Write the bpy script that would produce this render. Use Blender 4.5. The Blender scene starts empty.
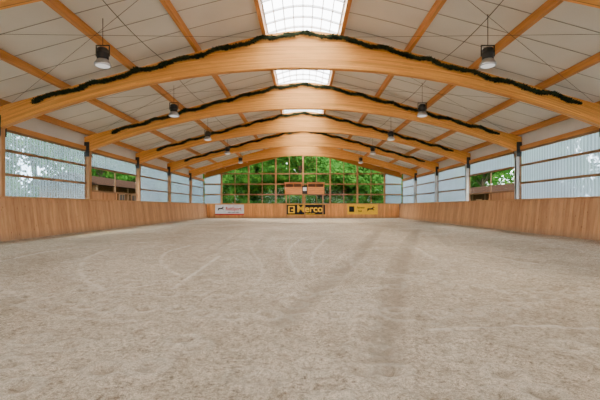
import bpy, math, random
import numpy as np
from mathutils import Vector, noise
random.seed(7)
scene = bpy.context.scene

# ------------------------------------------------------------------ materials
def new_mat(name):
    m = bpy.data.materials.new(name); m.use_nodes = True
    nt = m.node_tree; nt.nodes.clear()
    out = nt.nodes.new('ShaderNodeOutputMaterial')
    return m, nt, out
def N(nt, t, **kw):
    n = nt.nodes.new(t)
    for k, v in kw.items():
        setattr(n, k, v)
    return n
def ramp(nt, fac, stops):
    r = N(nt, 'ShaderNodeValToRGB')
    el = r.color_ramp.elements
    while len(el) < len(stops): el.new(0.5)
    for e, (p, c) in zip(el, stops):
        e.position = p; e.color = (c[0], c[1], c[2], 1)
    nt.links.new(fac, r.inputs[0]); return r
def mixc(nt, a, b, fac, mode='MIX'):
    m = N(nt, 'ShaderNodeMix', data_type='RGBA', blend_type=mode)
    for s, v in ((m.inputs[0], fac), (m.inputs[6], a), (m.inputs[7], b)):
        if hasattr(v, 'is_output'): nt.links.new(v, s)
        elif isinstance(v, (tuple, list)): s.default_value = (v[0], v[1], v[2], 1)
        else: s.default_value = v
    return m.outputs[2]
def plain(name, col, rough=0.6, metal=0.0, var=0.08, scale=3.0, spec=0.4):
    m, nt, out = new_mat(name)
    b = N(nt, 'ShaderNodeBsdfPrincipled')
    b.inputs['Roughness'].default_value = rough; b.inputs['Metallic'].default_value = metal
    b.inputs['Specular IOR Level'].default_value = spec
    tc = N(nt, 'ShaderNodeTexCoord'); no = N(nt, 'ShaderNodeTexNoise')
    no.inputs['Scale'].default_value = scale; no.inputs['Detail'].default_value = 4
    nt.links.new(tc.outputs['Object'], no.inputs['Vector'])
    r = ramp(nt, no.outputs[0], [(0.3, [c*(1-var) for c in col]), (0.7, [min(1, c*(1+var)) for c in col])])
    nt.links.new(r.outputs[0], b.inputs['Base Color']); nt.links.new(b.outputs[0], out.inputs[0])
    return m
def wood(name, light, dark, stretch=(1, 1, 1), coord='Object', rough=0.55, lam=0.0, board=None, bump=0.15, spec=0.3):
    m, nt, out = new_mat(name)
    b = N(nt, 'ShaderNodeBsdfPrincipled'); b.inputs['Roughness'].default_value = rough
    b.inputs['Specular IOR Level'].default_value = spec
    tc = N(nt, 'ShaderNodeTexCoord'); mp = N(nt, 'ShaderNodeMapping')
    mp.inputs['Scale'].default_value = stretch
    nt.links.new(tc.outputs[coord], mp.inputs[0])
    no = N(nt, 'ShaderNodeTexNoise'); no.inputs['Scale'].default_value = 1.0
    no.inputs['Detail'].default_value = 6; no.inputs['Roughness'].default_value = 0.6
    nt.links.new(mp.outputs[0], no.inputs['Vector'])
    r = ramp(nt, no.outputs[0], [(0.28, dark), (0.6, light)])
    col = r.outputs[0]
    sp = N(nt, 'ShaderNodeSeparateXYZ'); nt.links.new(tc.outputs[coord], sp.inputs[0])
    if lam > 0:
        dv = N(nt, 'ShaderNodeMath', operation='DIVIDE'); dv.inputs[1].default_value = lam
        nt.links.new(sp.outputs[1], dv.inputs[0])
        fl = N(nt, 'ShaderNodeMath', operation='FLOOR'); nt.links.new(dv.outputs[0], fl.inputs[0])
        ux = N(nt, 'ShaderNodeMath', operation='MULTIPLY'); ux.inputs[1].default_value = 0.28
        nt.links.new(sp.outputs[0], ux.inputs[0])
        uo = N(nt, 'ShaderNodeMath', operation='MULTIPLY_ADD'); uo.inputs[1].default_value = 0.37
        nt.links.new(fl.outputs[0], uo.inputs[0]); nt.links.new(ux.outputs[0], uo.inputs[2])
        uf = N(nt, 'ShaderNodeMath', operation='FLOOR'); nt.links.new(uo.outputs[0], uf.inputs[0])
        cb = N(nt, 'ShaderNodeCombineXYZ'); nt.links.new(fl.outputs[0], cb.inputs[0]); nt.links.new(uf.outputs[0], cb.inputs[1])
        wn = N(nt, 'ShaderNodeTexWhiteNoise', noise_dimensions='3D'); nt.links.new(cb.outputs[0], wn.inputs['Vector'])
        rr = ramp(nt, wn.outputs[0], [(0, (0.80, 0.75, 0.68)), (1, (1.12, 1.10, 1.08))])
        col = mixc(nt, col, rr.outputs[0], 1.0, 'MULTIPLY')
        fr = N(nt, 'ShaderNodeMath', operation='FRACT'); nt.links.new(dv.outputs[0], fr.inputs[0])
        ls = N(nt, 'ShaderNodeMath', operation='LESS_THAN'); ls.inputs[1].default_value = 0.07
        nt.links.new(fr.outputs[0], ls.inputs[0])
        col = mixc(nt, col, [c*0.6 for c in dark], ls.outputs[0])
    if board:
        dv = N(nt, 'ShaderNodeMath', operation='DIVIDE'); dv.inputs[1].default_value = board[1]
        sub = N(nt, 'ShaderNodeMath', operation='SUBTRACT'); sub.inputs[1].default_value = board[2]
        nt.links.new(sp.outputs[board[0]], sub.inputs[0]); nt.links.new(sub.outputs[0], dv.inputs[0])
        fl = N(nt, 'ShaderNodeMath', operation='FLOOR'); nt.links.new(dv.outputs[0], fl.inputs[0])
        wn = N(nt, 'ShaderNodeTexWhiteNoise', noise_dimensions='1D'); nt.links.new(fl.outputs[0], wn.inputs['W'])
        rr = ramp(nt, wn.outputs[0], [(0, (0.78, 0.73, 0.68)), (0.5, (0.96, 0.95, 0.93)), (1, (1.1, 1.09, 1.07))])
        col = mixc(nt, col, rr.outputs[0], 1.0, 'MULTIPLY')
        vo = N(nt, 'ShaderNodeTexVoronoi'); mp2 = N(nt, 'ShaderNodeMapping'); mp2.inputs['Scale'].default_value = (5, 5, 2.6)
        nt.links.new(tc.outputs[coord], mp2.inputs[0]); nt.links.new(mp2.outputs[0], vo.inputs['Vector']); vo.inputs['Scale'].default_value = 1.0
        kr = ramp(nt, vo.outputs['Distance'], [(0.06, (0.45, 0.35, 0.27)), (0.12, (1, 1, 1))])
        col = mixc(nt, col, kr.outputs[0], 1.0, 'MULTIPLY')
        fr2 = N(nt, 'ShaderNodeMapRange'); fr2.inputs[1].default_value = 0.35; fr2.inputs[2].default_value = 0.02
        fr2.inputs[3].default_value = 0.0; fr2.inputs[4].default_value = 0.6
        nt.links.new(sp.outputs[2], fr2.inputs[0]); col = mixc(nt, col, (0.22, 0.155, 0.10), fr2.outputs[0])
    bp = N(nt, 'ShaderNodeBump'); bp.inputs['Strength'].default_value = bump; bp.inputs['Distance'].default_value = 0.01
    nt.links.new(no.outputs[0], bp.inputs['Height']); nt.links.new(bp.outputs[0], b.inputs['Normal'])
    nt.links.new(col, b.inputs['Base Color']); nt.links.new(b.outputs[0], out.inputs[0])
    return m

Y0 = -5.0; Y1 = 43.0; HW = 11.1; BW = 0.2
M_BEAM = wood('glulam_spruce', (0.84, 0.405, 0.100), (0.65, 0.26, 0.052), (0.7, 22, 8), 'UV', 0.45, lam=0.045)
M_PURLIN = wood('purlin_spruce', (0.62, 0.28, 0.080), (0.43, 0.175, 0.045), (14, 0.8, 14))
M_POST = wood('post_timber', (0.42, 0.21, 0.08), (0.27, 0.12, 0.045), (16, 16, 1.0))
M_RAIL = wood('rail_timber', (0.26, 0.14, 0.07), (0.16, 0.08, 0.035), (16, 0.9, 16))
M_RAILX = wood('rail_timber_x', (0.34, 0.17, 0.07), (0.20, 0.09, 0.035), (0.9, 16, 16))
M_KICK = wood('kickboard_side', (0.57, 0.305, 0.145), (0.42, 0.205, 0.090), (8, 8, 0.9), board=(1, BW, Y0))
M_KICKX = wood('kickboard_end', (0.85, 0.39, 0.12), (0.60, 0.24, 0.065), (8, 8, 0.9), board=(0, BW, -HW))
M_BOOTH = wood('booth_boards', (0.75, 0.29, 0.085), (0.52, 0.18, 0.045), (1.5, 9, 12))
M_CAP = wood('cap_rail', (0.54, 0.29, 0.12), (0.37, 0.175, 0.068), (14, 0.8, 14))
M_STABLE = wood('stable_boards', (0.10, 0.052, 0.024), (0.05, 0.026, 0.012), (9, 9, 0.9), spec=0.02, rough=0.9)
M_GREY = plain('galvanised_post', (0.64, 0.63, 0.61), 0.45, 0.1)
M_DARK = plain('dark_metal_and_interior', (0.035, 0.033, 0.03), 0.5, 0.5)
M_PANEL = plain('roof_panel_white', (0.70, 0.685, 0.65), 0.5, 0.0, 0.05, 0.8)
M_SEAM = plain('panel_seam', (0.30, 0.29, 0.27), 0.6)
M_WHITE = plain('white_frame', (0.75, 0.75, 0.72), 0.5)
M_SILVER = plain('lamp_reflector', (0.42, 0.42, 0.42), 0.3, 0.8)
M_GARL = plain('fir_needles', (0.022, 0.028, 0.011), 0.8, 0, 0.5, 12, 0.1)
M_BARK = plain('bark', (0.06, 0.045, 0.03), 0.9, 0, 0.3, 6, 0.05)
M_GRASS = plain('grass', (0.025, 0.055, 0.012), 0.9, 0, 0.35, 1.2, 0.0)
M_PLASTER = plain('plaster', (0.20, 0.17, 0.13), 0.9, spec=0.05)
M_TILE = plain('roof_tiles', (0.020, 0.011, 0.008), 1.0, 0, 0.25, 5, 0.0)
M_BLACK = plain('sign_black', (0.012, 0.012, 0.014), 0.5, spec=0.15)
M_YEL = plain('sign_yellow', (0.95, 0.55, 0.01), 0.5)
M_SIGNW = plain('sign_white', (0.78, 0.78, 0.80), 0.5)
M_RED = plain('sign_red', (0.55, 0.03, 0.03), 0.5)

def leafmat(name, k):
    m, nt, out = new_mat(name)
    d = N(nt, 'ShaderNodeBsdfDiffuse'); t = N(nt, 'ShaderNodeBsdfTranslucent')
    tc = N(nt, 'ShaderNodeTexCoord'); no = N(nt, 'ShaderNodeTexNoise'); no.inputs['Scale'].default_value = 1.3
    nt.links.new(tc.outputs['Object'], no.inputs['Vector'])
    r = ramp(nt, no.outputs[0], [(0.3, (0.02*k, 0.075*k, 0.014*k)), (0.55, (0.05*k, 0.15*k, 0.022*k)), (0.75, (0.14*k, 0.27*k, 0.035*k))])
    nt.links.new(r.outputs[0], d.inputs[0]); nt.links.new(r.outputs[0], t.inputs[0])
    mx = N(nt, 'ShaderNodeMixShader'); mx.inputs[0].default_value = 0.4
    nt.links.new(d.outputs[0], mx.inputs[1]); nt.links.new(t.outputs[0], mx.inputs[2]); nt.links.new(mx.outputs[0], out.inputs[0])
    return m
M_LEAF = leafmat('leaves', 1.0); M_HEDGE = leafmat('hedge_leaves', 0.45)
def sheet(name, tint, ttint, fac, ribs=None):
    m, nt, out = new_mat(name)
    tr = N(nt, 'ShaderNodeBsdfTransparent'); tr.inputs[0].default_value = (*ttint, 1)
    tl = N(nt, 'ShaderNodeBsdfTranslucent'); tl.inputs[0].default_value = (*tint, 1)
    df = N(nt, 'ShaderNodeBsdfDiffuse'); df.inputs[0].default_value = (*tint, 1)
    a = N(nt, 'ShaderNodeMixShader'); a.inputs[0].default_value = 0.25
    nt.links.new(tl.outputs[0], a.inputs[1]); nt.links.new(df.outputs[0], a.inputs[2])
    b = N(nt, 'ShaderNodeMixShader'); b.inputs[0].default_value = fac
    if ribs:
        tc = N(nt, 'ShaderNodeTexCoord'); sp = N(nt, 'ShaderNodeSeparateXYZ'); nt.links.new(tc.outputs['Object'], sp.inputs[0])
        dv = N(nt, 'ShaderNodeMath', operation='DIVIDE'); dv.inputs[1].default_value = ribs; nt.links.new(sp.outputs[1], dv.inputs[0])
        fr = N(nt, 'ShaderNodeMath', operation='FRACT'); nt.links.new(dv.outputs[0], fr.inputs[0])
        rr = ramp(nt, fr.outputs[0], [(0.0, (fac+.22,)*3), (0.25, (fac+.18,)*3), (0.4, (fac-.04,)*3), (0.85, (fac-.04,)*3), (1.0, (fac+.22,)*3)])
        no = N(nt, 'ShaderNodeTexNoise'); no.inputs['Scale'].default_value = 0.8; no.inputs['Detail'].default_value = 4
        nt.links.new(tc.outputs['Object'], no.inputs['Vector'])
        ad = N(nt, 'ShaderNodeMath', operation='MULTIPLY_ADD'); ad.inputs[1].default_value = 0.25
        nt.links.new(no.outputs[0], ad.inputs[0]); nt.links.new(rr.outputs[0], ad.inputs[2])
        sb = N(nt, 'ShaderNodeMath', operation='SUBTRACT', use_clamp=True); sb.inputs[1].default_value = 0.12
        nt.links.new(ad.outputs[0], sb.inputs[0]); nt.links.new(sb.outputs[0], b.inputs[0])
    nt.links.new(tr.outputs[0], b.inputs[1]); nt.links.new(a.outputs[0], b.inputs[2]); nt.links.new(b.outputs[0], out.inputs[0])
    return m
M_POLY = sheet('polycarbonate', (0.22, 0.295, 0.36), (0.55, 0.70, 0.80), 0.42, ribs=0.19)
M_POLY_R = sheet('polycarbonate_right', (0.30, 0.37, 0.43), (0.58, 0.70, 0.78), 0.55, ribs=0.19)  # right wall's sheet: paler tint, less see-through than the left
M_SKYL = sheet('skylight_sheet', (0.80, 0.84, 0.88), (0.95, 0.98, 1.0), 0.5)
def glass():
    m, nt, out = new_mat('window_glass')
    tr = N(nt, 'ShaderNodeBsdfTransparent'); tr.inputs[0].default_value = (0.9, 0.94, 0.92, 1)
    gl = N(nt, 'ShaderNodeBsdfGlossy'); gl.inputs['Roughness'].default_value = 0.03
    b = N(nt, 'ShaderNodeMixShader'); b.inputs[0].default_value = 0.008
    nt.links.new(tr.outputs[0], b.inputs[1]); nt.links.new(gl.outputs[0], b.inputs[2]); nt.links.new(b.outputs[0], out.inputs[0])
    return m
M_GLASS = glass()
def lens():
    m, nt, out = new_mat('lamp_lens')
    e = N(nt, 'ShaderNodeEmission'); e.inputs[0].default_value = (1, 0.95, 0.88, 1); e.inputs[1].default_value = 0.9
    nt.links.new(e.outputs[0], out.inputs[0]); return m
M_LENS = lens()

def sand():
    m, nt, out = new_mat('riding_sand')
    b = N(nt, 'ShaderNodeBsdfPrincipled'); b.inputs['Roughness'].default_value = 0.95
    b.inputs['Specular IOR Level'].default_value = 0.1
    tc = N(nt, 'ShaderNodeTexCoord')
    def noi(s, d=5, rg=0.6):
        n = N(nt, 'ShaderNodeTexNoise'); n.inputs['Scale'].default_value = s
        n.inputs['Detail'].default_value = d; n.inputs['Roughness'].default_value = rg
        nt.links.new(tc.outputs['Object'], n.inputs['Vector']); return n.outputs[0]
    big = noi(0.30, 5); mid = noi(4.5, 8, 0.75); fine = noi(24, 7, 0.8); grain = noi(110, 4, 0.8)
    c = ramp(nt, big, [(0.32, (0.47, 0.365, 0.255)), (0.68, (0.63, 0.51, 0.375))]).outputs[0]
    c = mixc(nt, c, ramp(nt, mid, [(0.34, (0.68, 0.65, 0.61)), (0.5, (0.98, 0.98, 0.97)), (0.66, (1.12, 1.12, 1.12))]).outputs[0], 1.0, 'MULTIPLY')  # clump contrast in the colour makes up for bump shading weak in diffuse light
    c = mixc(nt, c, ramp(nt, fine, [(0.36, (0.42, 0.39, 0.36)), (0.5, (1, 1, 1)), (0.66, (1.35, 1.35, 1.35))]).outputs[0], 1.0, 'MULTIPLY')
    c = mixc(nt, c, ramp(nt, grain, [(0.36, (0.48, 0.46, 0.43)), (0.5, (1, 1, 1)), (0.66, (1.4, 1.4, 1.4))]).outputs[0], 1.0, 'MULTIPLY')
    at = N(nt, 'ShaderNodeAttribute', attribute_name='packed')
    c = mixc(nt, c, (0.29, 0.22, 0.15), at.outputs['Fac'])
    at2 = N(nt, 'ShaderNodeAttribute', attribute_name='ridge')
    c = mixc(nt, c, (0.84, 0.73, 0.58), at2.outputs['Fac'])
    nt.links.new(c, b.inputs['Base Color'])
    ad = N(nt, 'ShaderNodeMath', operation='MULTIPLY_ADD'); ad.inputs[1].default_value = 0.5
    nt.links.new(fine, ad.inputs[0]); nt.links.new(mid, ad.inputs[2])
    ad2 = N(nt, 'ShaderNodeMath', operation='MULTIPLY_ADD'); ad2.inputs[1].default_value = 0.15
    nt.links.new(grain, ad2.inputs[0]); nt.links.new(ad.outputs[0], ad2.inputs[2])
    bp = N(nt, 'ShaderNodeBump'); bp.inputs['Strength'].default_value = 1.0; bp.inputs['Distance'].default_value = 0.11
    nt.links.new(ad2.outputs[0], bp.inputs['Height']); nt.links.new(bp.outputs[0], b.inputs['Normal'])
    nt.links.new(b.outputs[0], out.inputs[0]); return m
M_SAND = sand()

# ------------------------------------------------------------------ mesh builder
class MB:
    def __init__(s): s.v = []; s.f = []; s.mi = []; s.mats = []; s.uv = None; s.smooth = set()
    def mat(s, m):
        if m not in s.mats: s.mats.append(m)
        return s.mats.index(m)
    def box(s, x0, x1, y0, y1, z0, z1, m):
        k = len(s.v); i = s.mat(m)
        s.v += [(x0,y0,z0),(x1,y0,z0),(x1,y1,z0),(x0,y1,z0),(x0,y0,z1),(x1,y0,z1),(x1,y1,z1),(x0,y1,z1)]
        for f in ((0,3,2,1),(4,5,6,7),(0,1,5,4),(1,2,6,5),(2,3,7,6),(3,0,4,7)):
            s.f.append(tuple(k+a for a in f)); s.mi.append(i)
    def hexa(s, p, m):
        k = len(s.v); i = s.mat(m); s.v += [tuple(a) for a in p]
        for f in ((0,3,2,1),(4,5,6,7),(0,1,5,4),(1,2,6,5),(2,3,7,6),(3,0,4,7)):
            s.f.append(tuple(k+a for a in f)); s.mi.append(i)
    def poly(s, pts, m):
        k = len(s.v); i = s.mat(m); s.v += [tuple(a) for a in pts]
        s.f.append(tuple(range(k, k+len(pts)))); s.mi.append(i)
    def lathe(s, c, prof, m, seg=24):
        k = len(s.v); i = s.mat(m)
        for r, z in prof:
            for j in range(seg):
                a = 2*math.pi*j/seg; s.v.append((c[0]+r*math.cos(a), c[1]+r*math.sin(a), c[2]+z))
        for q in range(len(prof)-1):
            for j in range(seg):
                a = k+q*seg+j; b = k+q*seg+(j+1) % seg
                s.smooth.add(len(s.f)); s.f.append((a, b, b+seg, a+seg)); s.mi.append(i)
        s.f.append(tuple(k+j for j in range(seg))[::-1]); s.mi.append(i)
        s.f.append(tuple(k+(len(prof)-1)*seg+j for j in range(seg))); s.mi.append(i)
    def tube(s, pts, r, m, seg=6):
        k = len(s.v); i = s.mat(m); n = len(pts)
        for q, p in enumerate(pts):
            a = Vector(pts[max(q-1, 0)]); b = Vector(pts[min(q+1, n-1)]); d = (b-a).normalized()
            u = d.orthogonal().normalized() if abs(d.z) > .95 else d.cross(Vector((0,0,1))).normalized()
            w = d.cross(u); rr = r[q] if isinstance(r, (list, tuple)) else r
            for j in range(seg):
                t = 2*math.pi*j/seg; s.v.append(tuple(Vector(p)+u*rr*math.cos(t)+w*rr*math.sin(t)))
        for q in range(n-1):
            for j in range(seg):
                a = k+q*seg+j; b = k+q*seg+(j+1) % seg
                s.smooth.add(len(s.f)); s.f.append((a, b, b+seg, a+seg)); s.mi.append(i)
    def mesh(s, name):
        me = bpy.data.meshes.new(name); me.from_pydata(s.v, [], s.f)
        for m in s.mats: me.materials.append(m)
        me.polygons.foreach_set('material_index', s.mi)
        me.polygons.foreach_set('use_smooth', [i in s.smooth for i in range(len(s.f))])
        me.update(); return me
    def obj(s, name, loc=(0,0,0), parent=None, bevel=0):
        o = bpy.data.objects.new(name, s.mesh(name)); scene.collection.objects.link(o); o.location = loc
        if parent: o.parent = parent
        return o
def empty(name, loc=(0,0,0)):
    e = bpy.data.objects.new(name, None); scene.collection.objects.link(e); e.location = loc; return e

# ------------------------------------------------------------------ dimensions
FR = [-4.0, 2.2, 8.2, 14.0, 19.75, 25.75, 31.75, 37.75]
def ztop(x): return 8.27-0.283*math.sqrt(x*x+1.9)
def zbot(x): return 6.48-2.15*(x/HW)**2
KH = 1.66

# ------------------------------------------------------------------ floor
def build_floor():
    xs = np.linspace(-HW-0.05, HW+0.05, 560)
    ys = [Y0]
    while ys[-1] < Y1:
        y = ys[-1]; ys.append(y+(0.25 if y < 1.8 else max(0.025, 0.008*y)))
    ys[-1] = Y1; ys = np.array(ys)
    X, Y = np.meshgrid(xs, ys); nx, ny = len(xs), len(ys)
    x = X.ravel(); y = Y.ravel()
    def seg(p, q, w, soft=0.5):
        p = np.array(p); q = np.array(q); d = q-p; L = d@d
        t = np.clip(((x-p[0])*d[0]+(y-p[1])*d[1])/L, 0, 1)
        dist = np.hypot(x-p[0]-t*d[0], y-p[1]-t*d[1])
        return np.clip((w-dist)/(w*soft), 0, 1), dist
    n1 = np.array([noise.noise((a*2.2, b*2.2, 0)) for a, b in zip(x, y)])
    n2 = np.array([noise.noise((a*8, b*8, 3)) for a, b in zip(x, y)])
    n3 = np.array([noise.noise((a*0.6, b*0.6, 7)) for a, b in zip(x, y)])
    packed = 0.20*np.clip(n3*1.8+n1*.8, 0, 1)+0.3*np.clip((np.abs(x)-9.2)/1.8, 0, 1)*(0.7+n1).clip(0, 1)
    ridge = np.zeros_like(x); z = 0.012*n1+0.020*n2+0.01*n3
    rh = np.random.RandomState(5)
    def hoof(hx, hy, k=1.0):
        m_ = (np.abs(x-hx) < .3) & (np.abs(y-hy) < .3)
        d = np.hypot(x[m_]-hx, y[m_]-hy); z[m_] += k*(-0.035*np.exp(-(d/0.075)**2)+0.016*np.exp(-((d-0.14)/0.04)**2))
        packed[m_] = np.maximum(packed[m_], 0.5*k*np.exp(-(d/0.08)**2)); ridge[m_] = np.maximum(ridge[m_], 0.25*k*np.exp(-((d-0.15)/0.04)**2))
    for _ in range(650): hoof(rh.uniform(-10, 10), 2.0+26*rh.rand()**1.5, rh.uniform(.4, 1.0))
    for cx, cy, r, a0, a1 in ((0, 13, 8.5, 180, 360), (-1, 10, 4.5, 150, 380), (4.5, 9, 3.4, 60, 330), (-5, 9, 3.6, 0, 360), (0, 24, 9, 180, 360)):
        L = r*math.radians(a1-a0); k = int(L/0.40)
        for i in range(k):
            a = math.radians(a0+(a1-a0)*i/k); rr = r+rh.uniform(-.18, .18); hx, hy = cx+rr*math.cos(a), cy+rr*math.sin(a)
            if abs(hx) < 10.5 and hy > 1.5: hoof(hx, hy, 1.0)
    for p, q, w, s in (((6.6,21.5),(2.2,8.4),.32,.75), ((2.2,8.4),(0.60,3.0),.28,.72), ((4.3,21),(1.05,8.4),.32,.72), ((1.05,8.4),(-0.25,4.2),.26,.7),
                       ((-0.6,10),(-0.4,4.6),.12,.3), ((8.2,24),(4.8,12),.2,.35), ((-3.2,20),(-2.6,9),.2,.3), ((-1.8,22),(-1.3,10),.2,.3)):
        f, d = seg(p, q, w, .75)
        f = f*(0.8+0.8*n2+0.4*n1).clip(0.1, 1)
        packed = np.maximum(packed, f*s); z = z-0.02*f+0.02*np.exp(-((d-w)/0.06)**2)
    def W(px, py): d = 373*1.3/(py-207); return ((px-303)/373*d, d)
    def smooth(pts, n=8):
        out = []; P = [pts[0]]+pts+[pts[-1]]
        for i in range(1, len(P)-2):
            for k in range(n):
                t = k/n; out.append(tuple(0.5*((2*P[i][j])+(-P[i-1][j]+P[i+1][j])*t+(2*P[i-1][j]-5*P[i][j]+4*P[i+1][j]-P[i+2][j])*t*t+(-P[i-1][j]+3*P[i][j]-3*P[i+1][j]+P[i+2][j])*t**3) for j in (0, 1)))
        out.append(pts[-1]); return out
    plist = [([(110,249),(88,258),(80,270),(88,282),(104,290)],.55), ([(190,246),(168,252),(161,261),(172,272),(188,277)],.52), ([(220,256),(200,270),(174,288)],.56),
             ([(303,238),(290,248),(290,260),(300,275)],.45), ([(325,240),(314,252),(312,266)],.4), ([(416,248),(436,260)],.56), ([(430,331),(520,327),(598,330)],.5),
             ([(0,262),(60,250),(150,242)],.42), ([(470,250),(520,262),(590,268)],.38), ([(250,247),(262,268),(250,292)],.28), ([(10,305),(70,318),(150,322)],.26),
             ([(480,285),(520,300),(510,318)],.24), ([(360,300),(390,318),(440,325)],.26)]
    for pl, st in plist:
        ln = smooth([W(*p) for p in pl]); best = np.zeros_like(x)
        for p, q in zip(ln[:-1], ln[1:]):
            if p == q: continue
            w = 0.04+0.0035*p[1]
            f, d = seg(p, q, w, 0.9); best = np.maximum(best, f)
        best = best*(0.75+1.2*n2+0.7*n1).clip(0, 1)
        ridge = np.maximum(ridge, best*st*1.2); z = z+0.008*best
    z = z+0.05*np.clip((np.abs(x)-10.4)/0.6, 0, 1)**2
    co = np.column_stack([x, y, z]).ravel()
    me = bpy.data.meshes.new('floor')
    idx = np.arange(nx*ny).reshape(ny, nx)
    fa = np.stack([idx[:-1,:-1], idx[:-1,1:], idx[1:,1:], idx[1:,:-1]], -1).reshape(-1, 4)
    me.vertices.add(nx*ny); me.vertices.foreach_set('co', co)
    me.loops.add(fa.size); me.loops.foreach_set('vertex_index', fa.ravel())
    me.polygons.add(len(fa)); me.polygons.foreach_set('loop_start', np.arange(len(fa))*4)
    me.update(calc_edges=True); me.polygons.foreach_set('use_smooth', np.ones(len(fa), bool))
    for nm, arr in (('packed', packed), ('ridge', ridge)):
        at = me.attributes.new(nm, 'FLOAT', 'POINT'); at.data.foreach_set('value', arr.astype(np.float32))
    me.materials.append(M_SAND)
    o = bpy.data.objects.new('floor', me); scene.collection.objects.link(o)
build_floor()
g = MB(); g.box(-90, 90, -60, 120, -0.6, -0.12, M_GRASS); g.obj('lawn_ground')

# ------------------------------------------------------------------ side walls (boards, cladding, posts)
def side_wall(sgn, name):
    b = MB(); y = Y0; w = BW
    while y < Y1-0.01:
        y2 = min(y+w, Y1); xb = sgn*(HW-0.10); xt = sgn*(HW+0.10); t = 0.035*sgn; j = random.uniform(-.006, .006)
        b.hexa([(xb+j,y+.006,0.0),(xb+t+j,y+.006,0.0),(xb+t+j,y2-.006,0.0),(xb+j,y2-.006,0.0),
                (xt+j,y+.006,KH),(xt+t+j,y+.006,KH),(xt+t+j,y2-.006,KH),(xt+j,y2-.006,KH)], M_KICK)
        y = y2
    a, c = sorted((sgn*(HW+0.04), sgn*(HW+0.42)))
    b.box(a, c, Y0, Y1, KH, KH+0.05, M_CAP)
    a, c = sorted((sgn*(HW+0.44), sgn*(HW+0.52)))
    b.box(a, c, Y0, Y1, -0.15, KH+0.05, M_PLASTER)
    b.box(a, c, Y0, Y1, 4.42, 5.28, M_PANEL)
    a, c = sorted((sgn*(HW+0.30), sgn*(HW+0.44)))
    b.box(a, c, Y0, Y1, 4.30, 4.50, M_PURLIN)
    wl = b.obj(name)
    mt = M_POST if sgn < 0 else M_GREY
    b = MB(); a, c = sorted((sgn*0.0, sgn*0.24)); zt = zbot(HW+.16)-0.005
    if sgn < 0: b.box(a, c, -0.10, 0.10, 0, zt, mt)
    else:
        b.box(a, a+0.025, -0.10, 0.10, 0, zt, mt); b.box(c-0.025, c, -0.10, 0.10, 0, zt, mt)
        b.box(a, c, -0.05, 0.05, 0, zt, mt)
    b.box(a-0.01, c+0.01, -0.15, -0.125, 3.95, 4.72, M_DARK); b.box(a-0.01, c+0.01, 0.125, 0.15, 3.95, 4.72, M_DARK)
    pm = b.mesh('post')
    for i, y in enumerate(FR):
        o = bpy.data.objects.new('post_%d' % (i+1), pm); o.location = (sgn*(HW+0.15), y, 0); scene.collection.objects.link(o); o.parent = wl
side_wall(-1, 'wall_left'); side_wall(1, 'wall_right')

def side_window(sgn, ya, yb, opening, n):
    root = empty('window_%d' % n, (sgn*(HW+0.41), (ya+yb)/2, 0)); L = yb-ya; h = L/2
    z0, z1 = KH+0.05, 4.32
    zs = 3.45 if opening else z0
    b = MB(); k = int(L/0.095); i = b.mat(M_POLY if sgn < 0 else M_POLY_R); pts = k*4
    for q in range(pts+1):
        yy = -h+L*q/pts; xx = 0.016*math.cos(q*math.pi/2)
        b.v += [(xx, yy, zs), (xx, yy, z1)]
        if q: a = len(b.v)-4; b.f.append((a, a+2, a+3, a+1)); b.mi.append(i); b.smooth.add(len(b.f)-1)
    b.obj('corrugated_sheet', parent=root)
    r = MB(); s = -sgn
    def bx(x0, x1, *a): lo, hi = sorted((x0*s, x1*s)); r.box(lo, hi, *a)
    rails = [2.55, 3.48] if not opening else [3.45]
    for z in rails: bx(0.03, 0.10, -h, h, z-0.055, z+0.055, M_RAIL)
    bx(0.03, 0.09, -h, h, z1-0.12, z1, M_RAIL)
    for k2 in (-1, 1): bx(0.03, 0.08, k2*h-0.05, k2*h+0.05, z0, z1, M_RAIL)
    if opening:
        bx(0.03, 0.08, -0.04, 0.04, z0, zs, M_RAIL)
        bx(-0.02, 0.10, -h, h, z0+0.42, z0+0.50, M_RAIL)
        bx(-0.01, 0.03, -h, h*0.1, z0, z0+0.45, M_KICK)
    r.obj('frame_rails', parent=root)
    if opening:
        gq = MB(); gq.box(-0.004, 0.004, -h, h, z0+0.5, zs, M_GLASS); gq.obj('glass_pane', parent=root)
n = 1
bays = list(zip([Y0]+FR[1:], FR[1:]+[Y1]))
for ya, yb in bays:
    for sgn in (-1, 1):
        side_window(sgn, ya+0.1, yb-0.1, abs(ya-19.75) < .1, n); n += 1

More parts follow.
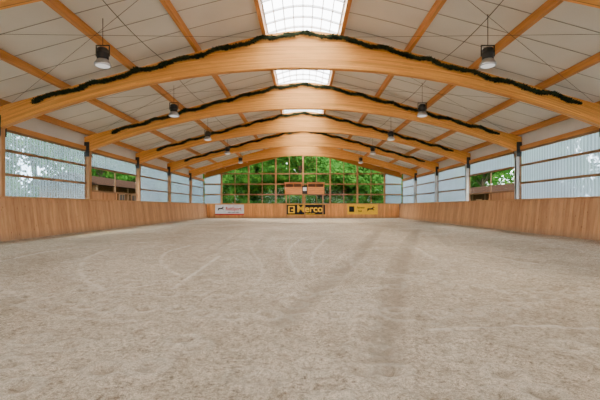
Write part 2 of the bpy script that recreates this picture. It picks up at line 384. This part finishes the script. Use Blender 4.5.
# ------------------------------------------------------------------ arched glulam beams
def beam_mesh(th=0.24):
    nseg = 96; W = HW+0.42; xs = [-W+2*W*i/nseg for i in range(nseg+1)]
    v = []; f = []; uv = []; hs = th/2
    for x in xs:
        zb, zt = zbot(x), ztop(x)
        v += [(x,-hs,zb),(x,-hs,zt),(x,hs,zt),(x,hs,zb)]
    me = bpy.data.meshes.new('glulam_arch_beam')
    def U(i, c):
        x = xs[i]; hgt = ztop(x)-zbot(x)
        return {0:(x,0.0),1:(x,hgt),2:(x+31,hgt+.3),3:(x+31,.0)}[c]
    for i in range(nseg):
        a = i*4; b = a+4
        f.append((a, b, b+1, a+1)); uv += [U(i,0), U(i+1,0), U(i+1,1), U(i,1)]
        f.append((a+1, b+1, b+2, a+2)); uv += [(xs[i],5),(xs[i+1],5),(xs[i+1],5.03),(xs[i],5.03)]
        f.append((a+2, b+2, b+3, a+3)); uv += [U(i,2), U(i+1,2), U(i+1,3), U(i,3)]
        f.append((a+3, b+3, b, a)); uv += [(xs[i],7.01),(xs[i+1],7.01),(xs[i+1],7.04),(xs[i],7.04)]
    f.append((0,1,2,3)); uv += [(0,.01)]*4
    e = nseg*4; f.append((e+3,e+2,e+1,e)); uv += [(0,.01)]*4
    me.from_pydata(v, [], f); ul = me.uv_layers.new(name='UVMap')
    for i, c in enumerate(uv): ul.data[i].uv = c
    me.materials.append(M_BEAM); me.update(); return me
bm_ = beam_mesh()
for y in FR:
    o = bpy.data.objects.new('glulam_arch_beam', bm_); o.location = (0, y, 0); scene.collection.objects.link(o)
    bv = o.modifiers.new('bevel', 'BEVEL'); bv.width = 0.012; bv.limit_method = 'ANGLE'

# ------------------------------------------------------------------ purlins, roof, skylight
def roof():
    b = MB()
    for sgn in (-1, 1):
        for x in (1.45, 3.95, 6.4, 8.95, 11.25):
            z = ztop(x); a, c = sorted((sgn*x-0.07, sgn*x+0.07))
            b.box(a, c, Y0, Y1, z-0.01, z+0.24, M_PURLIN)
    b.obj('roof_purlins')
    r = MB()
    for sgn in (-1, 1):
        xs = [1.38+i*(11.9-1.38)/12 for i in range(13)]
        for p, q in zip(xs[:-1], xs[1:]):
            zp, zq = ztop(p)+0.24, ztop(q)+0.24
            x0, x1 = sgn*p, sgn*q
            if sgn < 0: x0, x1, zp, zq = x1, x0, zq, zp
            r.hexa([(x0,Y0-.6,zp),(x1,Y0-.6,zq),(x1,Y1+.6,zq),(x0,Y1+.6,zp),(x0,Y0-.6,zp+.1),(x1,Y0-.6,zq+.1),(x1,Y1+.6,zq+.1),(x0,Y1+.6,zp+.1)], M_PANEL)
            y = Y0+0.4
            while y < Y1:
                r.hexa([(x0,y,zp-.010),(x1,y,zq-.010),(x1,y+.025,zq-.010),(x0,y+.025,zp-.010),(x0,y,zp+.02),(x1,y,zq+.02),(x1,y+.025,zq+.02),(x0,y+.025,zp+.02)], M_SEAM)
                y += 1.15
    r.obj('ceiling')
    s = empty('window_skylight', (0, 0, 0))
    sh = MB(); i = sh.mat(M_SKYL); ns = 12
    def zs(x): return ztop(1.4)+0.36+0.30*math.cos(x/1.42*math.pi/2)
    for q in range(ns+1):
        x = -1.42+2.84*q/ns; sh.v += [(x, Y0-.5, zs(x)), (x, Y1+.5, zs(x))]
        if q: a = len(sh.v)-4; sh.f.append((a, a+2, a+3, a+1)); sh.mi.append(i); sh.smooth.add(len(sh.f)-1)
    sh.obj('arched_sheet', parent=s)
    fr = MB()
    for k in range(9):
        x = -1.38+2.76*k/8; w = 0.016 if 0 < k < 8 else 0.05
        fr.box(x-w, x+w, Y0, Y1, zs(x)-0.06, zs(x)-0.015, M_WHITE)
    y = Y0
    while y < Y1:
        for q in range(ns):
            x0 = -1.42+2.84*q/ns; x1 = x0+2.84/ns
            fr.hexa([(x0,y,zs(x0)-.08),(x1,y,zs(x1)-.08),(x1,y+.04,zs(x1)-.08),(x0,y+.04,zs(x0)-.08),
                     (x0,y,zs(x0)-.01),(x1,y,zs(x1)-.01),(x1,y+.04,zs(x1)-.01),(x0,y+.04,zs(x0)-.01)], M_GREY)
        y += 0.75
    for sgn in (-1, 1):
        a, c = sorted((sgn*1.39, sgn*1.45)); fr.box(a, c, Y0, Y1, ztop(1.4)+0.2, ztop(1.4)+0.42, M_WHITE)
    fr.obj('skylight_bars', parent=s)
roof()

# ------------------------------------------------------------------ garlands
def garland_mesh():
    b = MB(); b.mat(M_GARL); rnd = random.Random(3)
    def path(x):
        ph = (x/1.55) % 1.0
        return Vector((x, 0, ztop(x)-0.12-0.10*math.sin(math.pi*ph)+0.015*math.sin(x*7)))
    x = -10.0; pts = []
    while x < 10.3: pts.append(path(x)); x += 0.1
    b.tube([tuple(p) for p in pts], 0.045, M_GARL, 6)
    x = -10.0
    while x < 10.25:
        p = path(x); thick = 0.8+0.45*noise.noise((x*3, 0, 0))
        for k in range(10):
            a = rnd.uniform(0, 2*math.pi); l = rnd.uniform(0.08, 0.15)*thick; lean = rnd.uniform(-0.09, 0.09)
            d = Vector((lean, math.cos(a)*l*.6, math.sin(a)*l)); w = Vector((0.018, 0, 0)) if k % 2 else Vector((0, 0.012, 0.014))
            b.poly([p-w, p+d*.5-w*1.6, p+d, p+d*.5+w*1.6], M_GARL)
        x += 0.018
    return b.mesh('fir_garland')
gm = garland_mesh()
for y in FR[3:7]:
    o = bpy.data.objects.new('fir_garland', gm); o.location = (0, y-0.22, 0); scene.collection.objects.link(o)

# ------------------------------------------------------------------ pendant lamps + cables
LXS = {-1: 5.85, 1: 5.40}; LZ = 5.42
def lamp(lx):
    lampm = MB()
    lampm.lathe((0,0,0), [(0.20,0.0),(0.232,0.0),(0.235,0.03),(0.215,0.08),(0.18,0.14),(0.15,0.18),(0.13,0.20)], M_SILVER)
    lampm.lathe((0,0,0), [(0.02,-0.05),(0.11,-0.035),(0.18,-0.01),(0.20,0.004)], M_LENS)
    lampm.lathe((0,0,0.18), [(0.12,0.0),(0.16,0.02),(0.16,0.14),(0.18,0.15),(0.18,0.19),(0.16,0.20),(0.16,0.29),(0.12,0.34),(0.03,0.35)], M_DARK)
    lampm.box(-0.20,-0.182,-0.02,0.02,0.28,0.60,M_DARK); lampm.box(0.182,0.20,-0.02,0.02,0.28,0.60,M_DARK); lampm.box(-0.20,0.20,-0.02,0.02,0.59,0.61,M_DARK)
    lampm.box(-0.19,-0.15,-0.015,0.015,0.33,0.36,M_DARK); lampm.box(0.15,0.19,-0.015,0.015,0.33,0.36,M_DARK)
    lampm.tube([(0,0,0.60),(0,0,ztop(lx)+0.24-LZ)], 0.009, M_DARK)
    return lampm.mesh('pendant_lamp')
LY = [4.9, 10.9, 16.9, 22.9, 28.9, 34.9]
for sgn in (-1, 1):
    lm = lamp(LXS[sgn])
    for y in LY:
        o = bpy.data.objects.new('pendant_lamp', lm); o.location = (sgn*LXS[sgn], y, LZ); scene.collection.objects.link(o)
for sgn in (-1, 1):
    c = MB()
    for a, d in zip([Y0+.1]+FR[1:], FR[1:]+[Y1-.1]):
        c.tube([(sgn*5.15, a+(d-a)*t/10, ztop(5.15)-0.02-0.18*math.sin(math.pi*t/10)) for t in range(11)], 0.010, M_DARK)
    for a, d in zip(FR[1:-1], FR[2:]):
        c.tube([(sgn*1.6, a+.13, ztop(1.6)-.06), (sgn*10.8, d-.13, ztop(10.8)+.02)], 0.005, M_DARK)
        c.tube([(sgn*1.6, d-.13, ztop(1.6)-.06), (sgn*10.8, a+.13, ztop(10.8)+.02)], 0.005, M_DARK)
    c.obj('roof_cables')

# ------------------------------------------------------------------ gable ends
def gable(y, sgn, name, wn, pane):
    b = MB(); x = -HW
    ya, yb = sorted((y-sgn*0.0, y+sgn*0.035))
    while x < HW-0.01:
        x2 = min(x+BW, HW); j = random.uniform(-.004, .004)
        b.box(x+.005, x2-.005, ya+j, yb+j, 0, KH, M_KICKX); x = x2
    a, c = sorted((y-sgn*0.04, y+sgn*0.3)); b.box(-HW-.1, HW+.1, a, c, KH, KH+0.05, M_CAP)
    a, c = sorted((y+sgn*0.25, y+sgn*0.33)); b.box(-HW-.4, HW+.4, a, c, -0.15, KH+0.02, M_PLASTER)
    b.obj(name)
    w = empty('window_%d' % wn, (0, y+sgn*0.2, 0))
    f = MB(); g1 = MB(); cols = [-9.45, -6.3, -3.15, 0, 3.15, 6.3, 9.45]
    for cx in cols: f.box(cx-0.09, cx+0.09, -0.09, 0.09, KH, ztop(cx)-0.02, M_POST)
    for k in range(6):
        cx = cols[k]+1.575; f.box(cx-0.035, cx+0.035, -0.05, 0.05, KH, ztop(cx), M_RAILX)
    for z in (2.75, 3.95, 5.15): 
        hw = HW+.3 if z < 5 else 10.4
        f.box(-hw, hw, -0.06, 0.06, z-0.07, z+0.07, M_RAILX)
    ns = 60
    for q in range(ns):
        x0 = -HW-.3+(2*HW+.6)*q/ns; x1 = x0+(2*HW+.6)/ns
        f.hexa([(x0,-.12,ztop(x0)-.35),(x1,-.12,ztop(x1)-.35),(x1,.12,ztop(x1)-.35),(x0,.12,ztop(x0)-.35),
                (x0,-.12,ztop(x0)+.22),(x1,-.12,ztop(x1)+.22),(x1,.12,ztop(x1)+.22),(x0,.12,ztop(x0)+.22)], M_BEAM)
        xm = (x0+x1)/2; mt = M_POLY if abs(xm) > 9.45 else pane
        g1.poly([(x0,0.02,KH),(x1,0.02,KH),(x1,0.02,ztop(x1)),(x0,0.02,ztop(x0))], mt)
    f.obj('mullions', parent=w); g1.obj('glass_panes', parent=w)
gable(Y1, 1, 'wall_far', n, M_GLASS); gable(Y0, -1, 'wall_near', n+1, M_SKYL)

# viewing booth on the far gable
bo = MB(); 
for x0, x1 in ((-2.05, -0.1), (0.5, 2.4)):
    bo.box(x0, x1, -0.9, -0.84, 0, 0.78, M_BOOTH); bo.box(x0, x0+.06, -0.84, 0, 0, 1.25, M_BOOTH); bo.box(x1-.06, x1, -0.84, 0, 0, 1.25, M_BOOTH)
    bo.box(x0, x1, -0.9, 0, -0.06, 0, M_RAILX); bo.box(x0-.06, x1+.06, -1.0, 0.0, 1.25, 1.33, M_RAILX)
    bo.box(x0, x1, -0.9, -0.84, 1.12, 1.25, M_BOOTH)
    for xx in (x0, (x0+x1)/2-.04, x1-.08): bo.box(xx, xx+.08, -0.9, -0.84, 0.78, 1.12, M_BOOTH)
    bo.box(x0+.06, x1-.06, -0.08, -0.02, 0, 1.25, M_RAIL)
    for k in range(1, 4): bo.box(x0, x1, -0.905, -0.9, 0.19*k, 0.19*k+.015, M_RAIL)
bo.box(-0.1, 0.5, -0.82, -0.78, 0.0, 0.9, M_DARK); bo.box(0.0, 0.4, -0.86, -0.82, 0.35, 0.75, M_SIGNW)
for x in (-1.9, 0.2, 2.25): bo.box(x-.06, x+.06, -0.86, -0.74, -2.75, -0.0, M_POST)
bo.obj('spectator_booth', (0, Y1+0.02, 2.78))

# ------------------------------------------------------------------ banners
def text(parent, s, size, loc, mat, sx=1.0, shear=0):
    cu = bpy.data.curves.new('lettering', 'FONT'); cu.body = s; cu.size = size; cu.extrude = 0.004
    cu.align_x = 'CENTER'; cu.align_y = 'CENTER'; cu.offset = 0.012*size*2; cu.shear = shear
    cu.materials.append(mat); o = bpy.data.objects.new('lettering', cu); scene.collection.objects.link(o)
    o.parent = parent; o.location = loc; o.rotation_euler = (math.pi/2, 0, 0); o.scale = (sx, 1, 1)
def banner(name, xc, zc, w, h, mat, rim=None):
    root = empty(name, (xc, Y1-0.05, zc)); b = MB()
    b.box(-w/2, w/2, -0.015, 0.02, -h/2, h/2, mat)
    if rim:
        for z in (-h/2, h/2-.04): b.box(-w/2, w/2, -.02, -.015, z, z+.04, rim)
    return root, b
r, b = banner('advertising_banner', 0.30, 1.0, 4.5, 1.22, M_BLACK, M_YEL)
b.box(-2.0, -1.25, -0.022, -0.015, -0.42, 0.42, M_YEL); b.box(-1.85, -1.68, -0.026, -0.022, -0.3, 0.3, M_BLACK); b.box(-1.68, -1.4, -0.026, -0.022, 0.05, 0.3, M_BLACK)
b.box(-1.68, -1.4, -0.026, -0.022, -0.3, -0.12, M_BLACK)
b.obj('panel', parent=r); text(r, 'Merco', 1.08, (0.5, -0.022, 0.06), M_YEL, 1.05)
text(r, 'REITSPORT', 0.2, (0.5, -0.022, -0.48), M_YEL, 1.2)
HORSE = [(-1,.1),(-.8,.35),(-.2,.3),(.3,.38),(.6,.7),(.85,.75),(1.05,.5),(.95,.42),(.8,.5),(.65,.1),(1.0,-.1),(.85,-.3),(.5,-.08),(0,-.12),(-.5,-.1),(-.8,-.5),(-1.1,-.55),(-.95,-.3)]
def sil(b, pts, sc, ox, oz, m): b.poly([(ox+px*sc, -0.022, oz+pz*sc) for px, pz in pts], m)
r, b = banner('advertising_banner', 6.85, 1.03, 3.5, 1.15, M_YEL)
sil(b, HORSE, 0.42, 0.95, 0.0, M_BLACK)
b.box(-1.55, -0.95, -0.02, -0.015, -0.3, 0.35, M_BLACK)
b.obj('panel', parent=r); text(r, 'Reitverein', 0.3, (-0.2, -0.022, 0.2), M_BLACK, .7); text(r, 'Stall', 0.26, (-0.3, -0.022, -0.2), M_BLACK)
r, b = banner('advertising_banner', -8.45, 0.98, 3.3, 1.2, M_SIGNW)
b.box(-1.65, 1.65, -0.02, -0.015, -0.6, -0.45, M_RED)
sil(b, HORSE, 0.34, -1.0, 0.1, M_BLACK)
b.obj('panel', parent=r); text(r, 'ReitSport', 0.55, (0.45, -0.022, 0.1), M_RED, .85); text(r, 'pferd und reiter', 0.2, (0.45, -0.022, -0.28), M_BLACK, 1)

# ------------------------------------------------------------------ outside: trees, hedge, stable buildings
def leaf_blob(b, rd, c, r, cnt, smin=.12, smax=.26, m=None):
    m = m or M_LEAF
    for _ in range(cnt):
        d = Vector((rd.gauss(0,1), rd.gauss(0,1), rd.gauss(0,1))).normalized()*r*rd.uniform(.5, 1.05)
        d.z *= .8; p = c+d
        u = Vector((rd.gauss(0,1), rd.gauss(0,1), rd.gauss(0,1))).normalized(); w = u.orthogonal().normalized()
        s = rd.uniform(smin, smax); b.poly([p-u*s, p+w*s*.6, p+u*s, p-w*s*.6], m)
def tree_mesh(seed):
    rd = random.Random(seed); b = MB()
    H = 9.5
    trunk = [(0.1*math.sin(i), 0.1*math.cos(i*1.3), H*0.8*i/8) for i in range(9)]
    b.tube(trunk, [0.24-0.024*i for i in range(9)], M_BARK, 8)
    blobs = []
    for k in range(16):
        a = rd.uniform(0, 6.28); z = rd.uniform(1.4, 8.8); rad = (2.1 if z < 7 else 1.2)*rd.uniform(.5, 1)
        c = Vector((rad*math.cos(a), rad*math.sin(a), z)); blobs.append((c, rd.uniform(1.1, 1.8)))
        s0 = Vector((0, 0, z*0.7)); b.tube([tuple(s0), tuple(s0.lerp(c, .5)+Vector((0,0,.2))), tuple(c)], [.08,.05,.02], M_BARK, 5)
    for c, r in blobs: leaf_blob(b, rd, c, r, 340)
    return b.mesh('tree')
tms = [tree_mesh(s) for s in (1, 2, 3)]
rt = random.Random(11)
def tree(x, y, s=1.0):
    o = bpy.data.objects.new('tree', rt.choice(tms)); scene.collection.objects.link(o)
    o.location = (x, y, -0.14); o.rotation_euler = (0, 0, rt.uniform(0, 6.28)); o.scale = (s*rt.uniform(.9,1.15),)*2+(s*rt.uniform(.9,1.2),)
for i in range(13): tree(-20+3.3*i+rt.uniform(-1,1), 53.5+rt.uniform(-1,1), 1.0)
for i in range(12): tree(-24+4.3*i+rt.uniform(-1,1), 59+rt.uniform(-2,2), 1.4)
for i in range(12): tree(-33+6*i+rt.uniform(-1,1), 68+rt.uniform(-2,2), 2.0)
for i in range(11): tree(-24+rt.uniform(-1.5,1.5), 2+5.2*i, 1.2)
for i in range(11): tree(24+rt.uniform(-1.5,1.5), 3+5.1*i, 1.05)
hd = MB(); rd = random.Random(4)
for i in range(31): leaf_blob(hd, rd, Vector((-18+1.2*i, 46.0+rd.uniform(-.2,.2), rd.uniform(1.0,1.8))), rd.uniform(1.0, 1.3), 330, m=M_HEDGE)
for i in range(31): leaf_blob(hd, rd, Vector((-18+1.2*i, 46.4, 0.6)), 0.9, 120, m=M_HEDGE)
hd.obj('hedge')
def stable(x, y, w, l, H):
    b = MB(); b.box(-w/2, w/2, -l/2, l/2, -0.13, H, M_STABLE); b.box(-w/2-.02, w/2+.02, -l/2-.02, l/2+.02, -0.13, 0.8, M_PLASTER)
    b.hexa([(-w/2-.5,-l/2-.4,H),(w/2+.5,-l/2-.4,H),(w/2+.5,l/2+.4,H),(-w/2-.5,l/2+.4,H),(-.1,-l/2-.4,H+.9),(.1,-l/2-.4,H+.9),(.1,l/2+.4,H+.9),(-.1,l/2+.4,H+.9)], M_TILE)
    for k in range(-2, 3):
        for s in (-1, 1):
            a, c = sorted((s*(w/2), s*(w/2+.06))); b.box(a, c, k*l/5.5-.5, k*l/5.5+.5, 0.0, H-.4, M_RAIL)
            a, c = sorted((s*(w/2+.05), s*(w/2+.08))); b.box(a, c, k*l/5.5-.35, k*l/5.5+.35, 1.35, H-.6, M_DARK)  # dark sheet on each door stands for the shaded stable interior
            b.box(a, c+.02, k*l/5.5-.03, k*l/5.5+.03, 1.35, H-.6, M_RAIL)
    for k in range(6): 
        yy = -l/2+.1+k*(l-.2)/5
        b.box(-w/2-.1, w/2+.1, yy-.06, yy+.06, -0.1, H, M_RAIL)
    b.obj('stable_building', (x, y, 0))
stable(-17.0, 33, 4, 12, 2.9); stable(17.6, 33, 4, 12, 2.4)

# ------------------------------------------------------------------ light
w = bpy.data.worlds.new('sky'); scene.world = w; w.use_nodes = True; nt = w.node_tree; nt.nodes.clear()
out = nt.nodes.new('ShaderNodeOutputWorld'); bg = nt.nodes.new('ShaderNodeBackground')
tc = nt.nodes.new('ShaderNodeTexCoord'); no = nt.nodes.new('ShaderNodeTexNoise'); no.inputs['Scale'].default_value = 2.0; no.inputs['Detail'].default_value = 5
nt.links.new(tc.outputs['Generated'], no.inputs['Vector'])
r = ramp(nt, no.outputs[0], [(0.4, (0.86, 0.91, 1.0)), (0.62, (1.0, 0.97, 0.92))])
nt.links.new(r.outputs[0], bg.inputs[0]); bg.inputs[1].default_value = 15.5; nt.links.new(bg.outputs[0], out.inputs[0])
sl = bpy.data.lights.new('sun', 'SUN'); sl.energy = 14; sl.angle = 0.2; sl.color = (1, 0.88, 0.66)
so = bpy.data.objects.new('sun', sl); scene.collection.objects.link(so); so.rotation_euler = (math.radians(-58), 0, math.radians(18)); so.location = (0,0,30)

# ------------------------------------------------------------------ camera
cd = bpy.data.cameras.new('camera'); cam = bpy.data.objects.new('camera', cd); scene.collection.objects.link(cam)
cam.location = (0, 0, 1.3); cam.rotation_euler = (math.pi/2, 0, 0)
cd.sensor_width = 36; cd.lens = 373*36/600; cd.shift_x = -3/600; cd.shift_y = 7/600; cd.clip_end = 300
scene.camera = cam
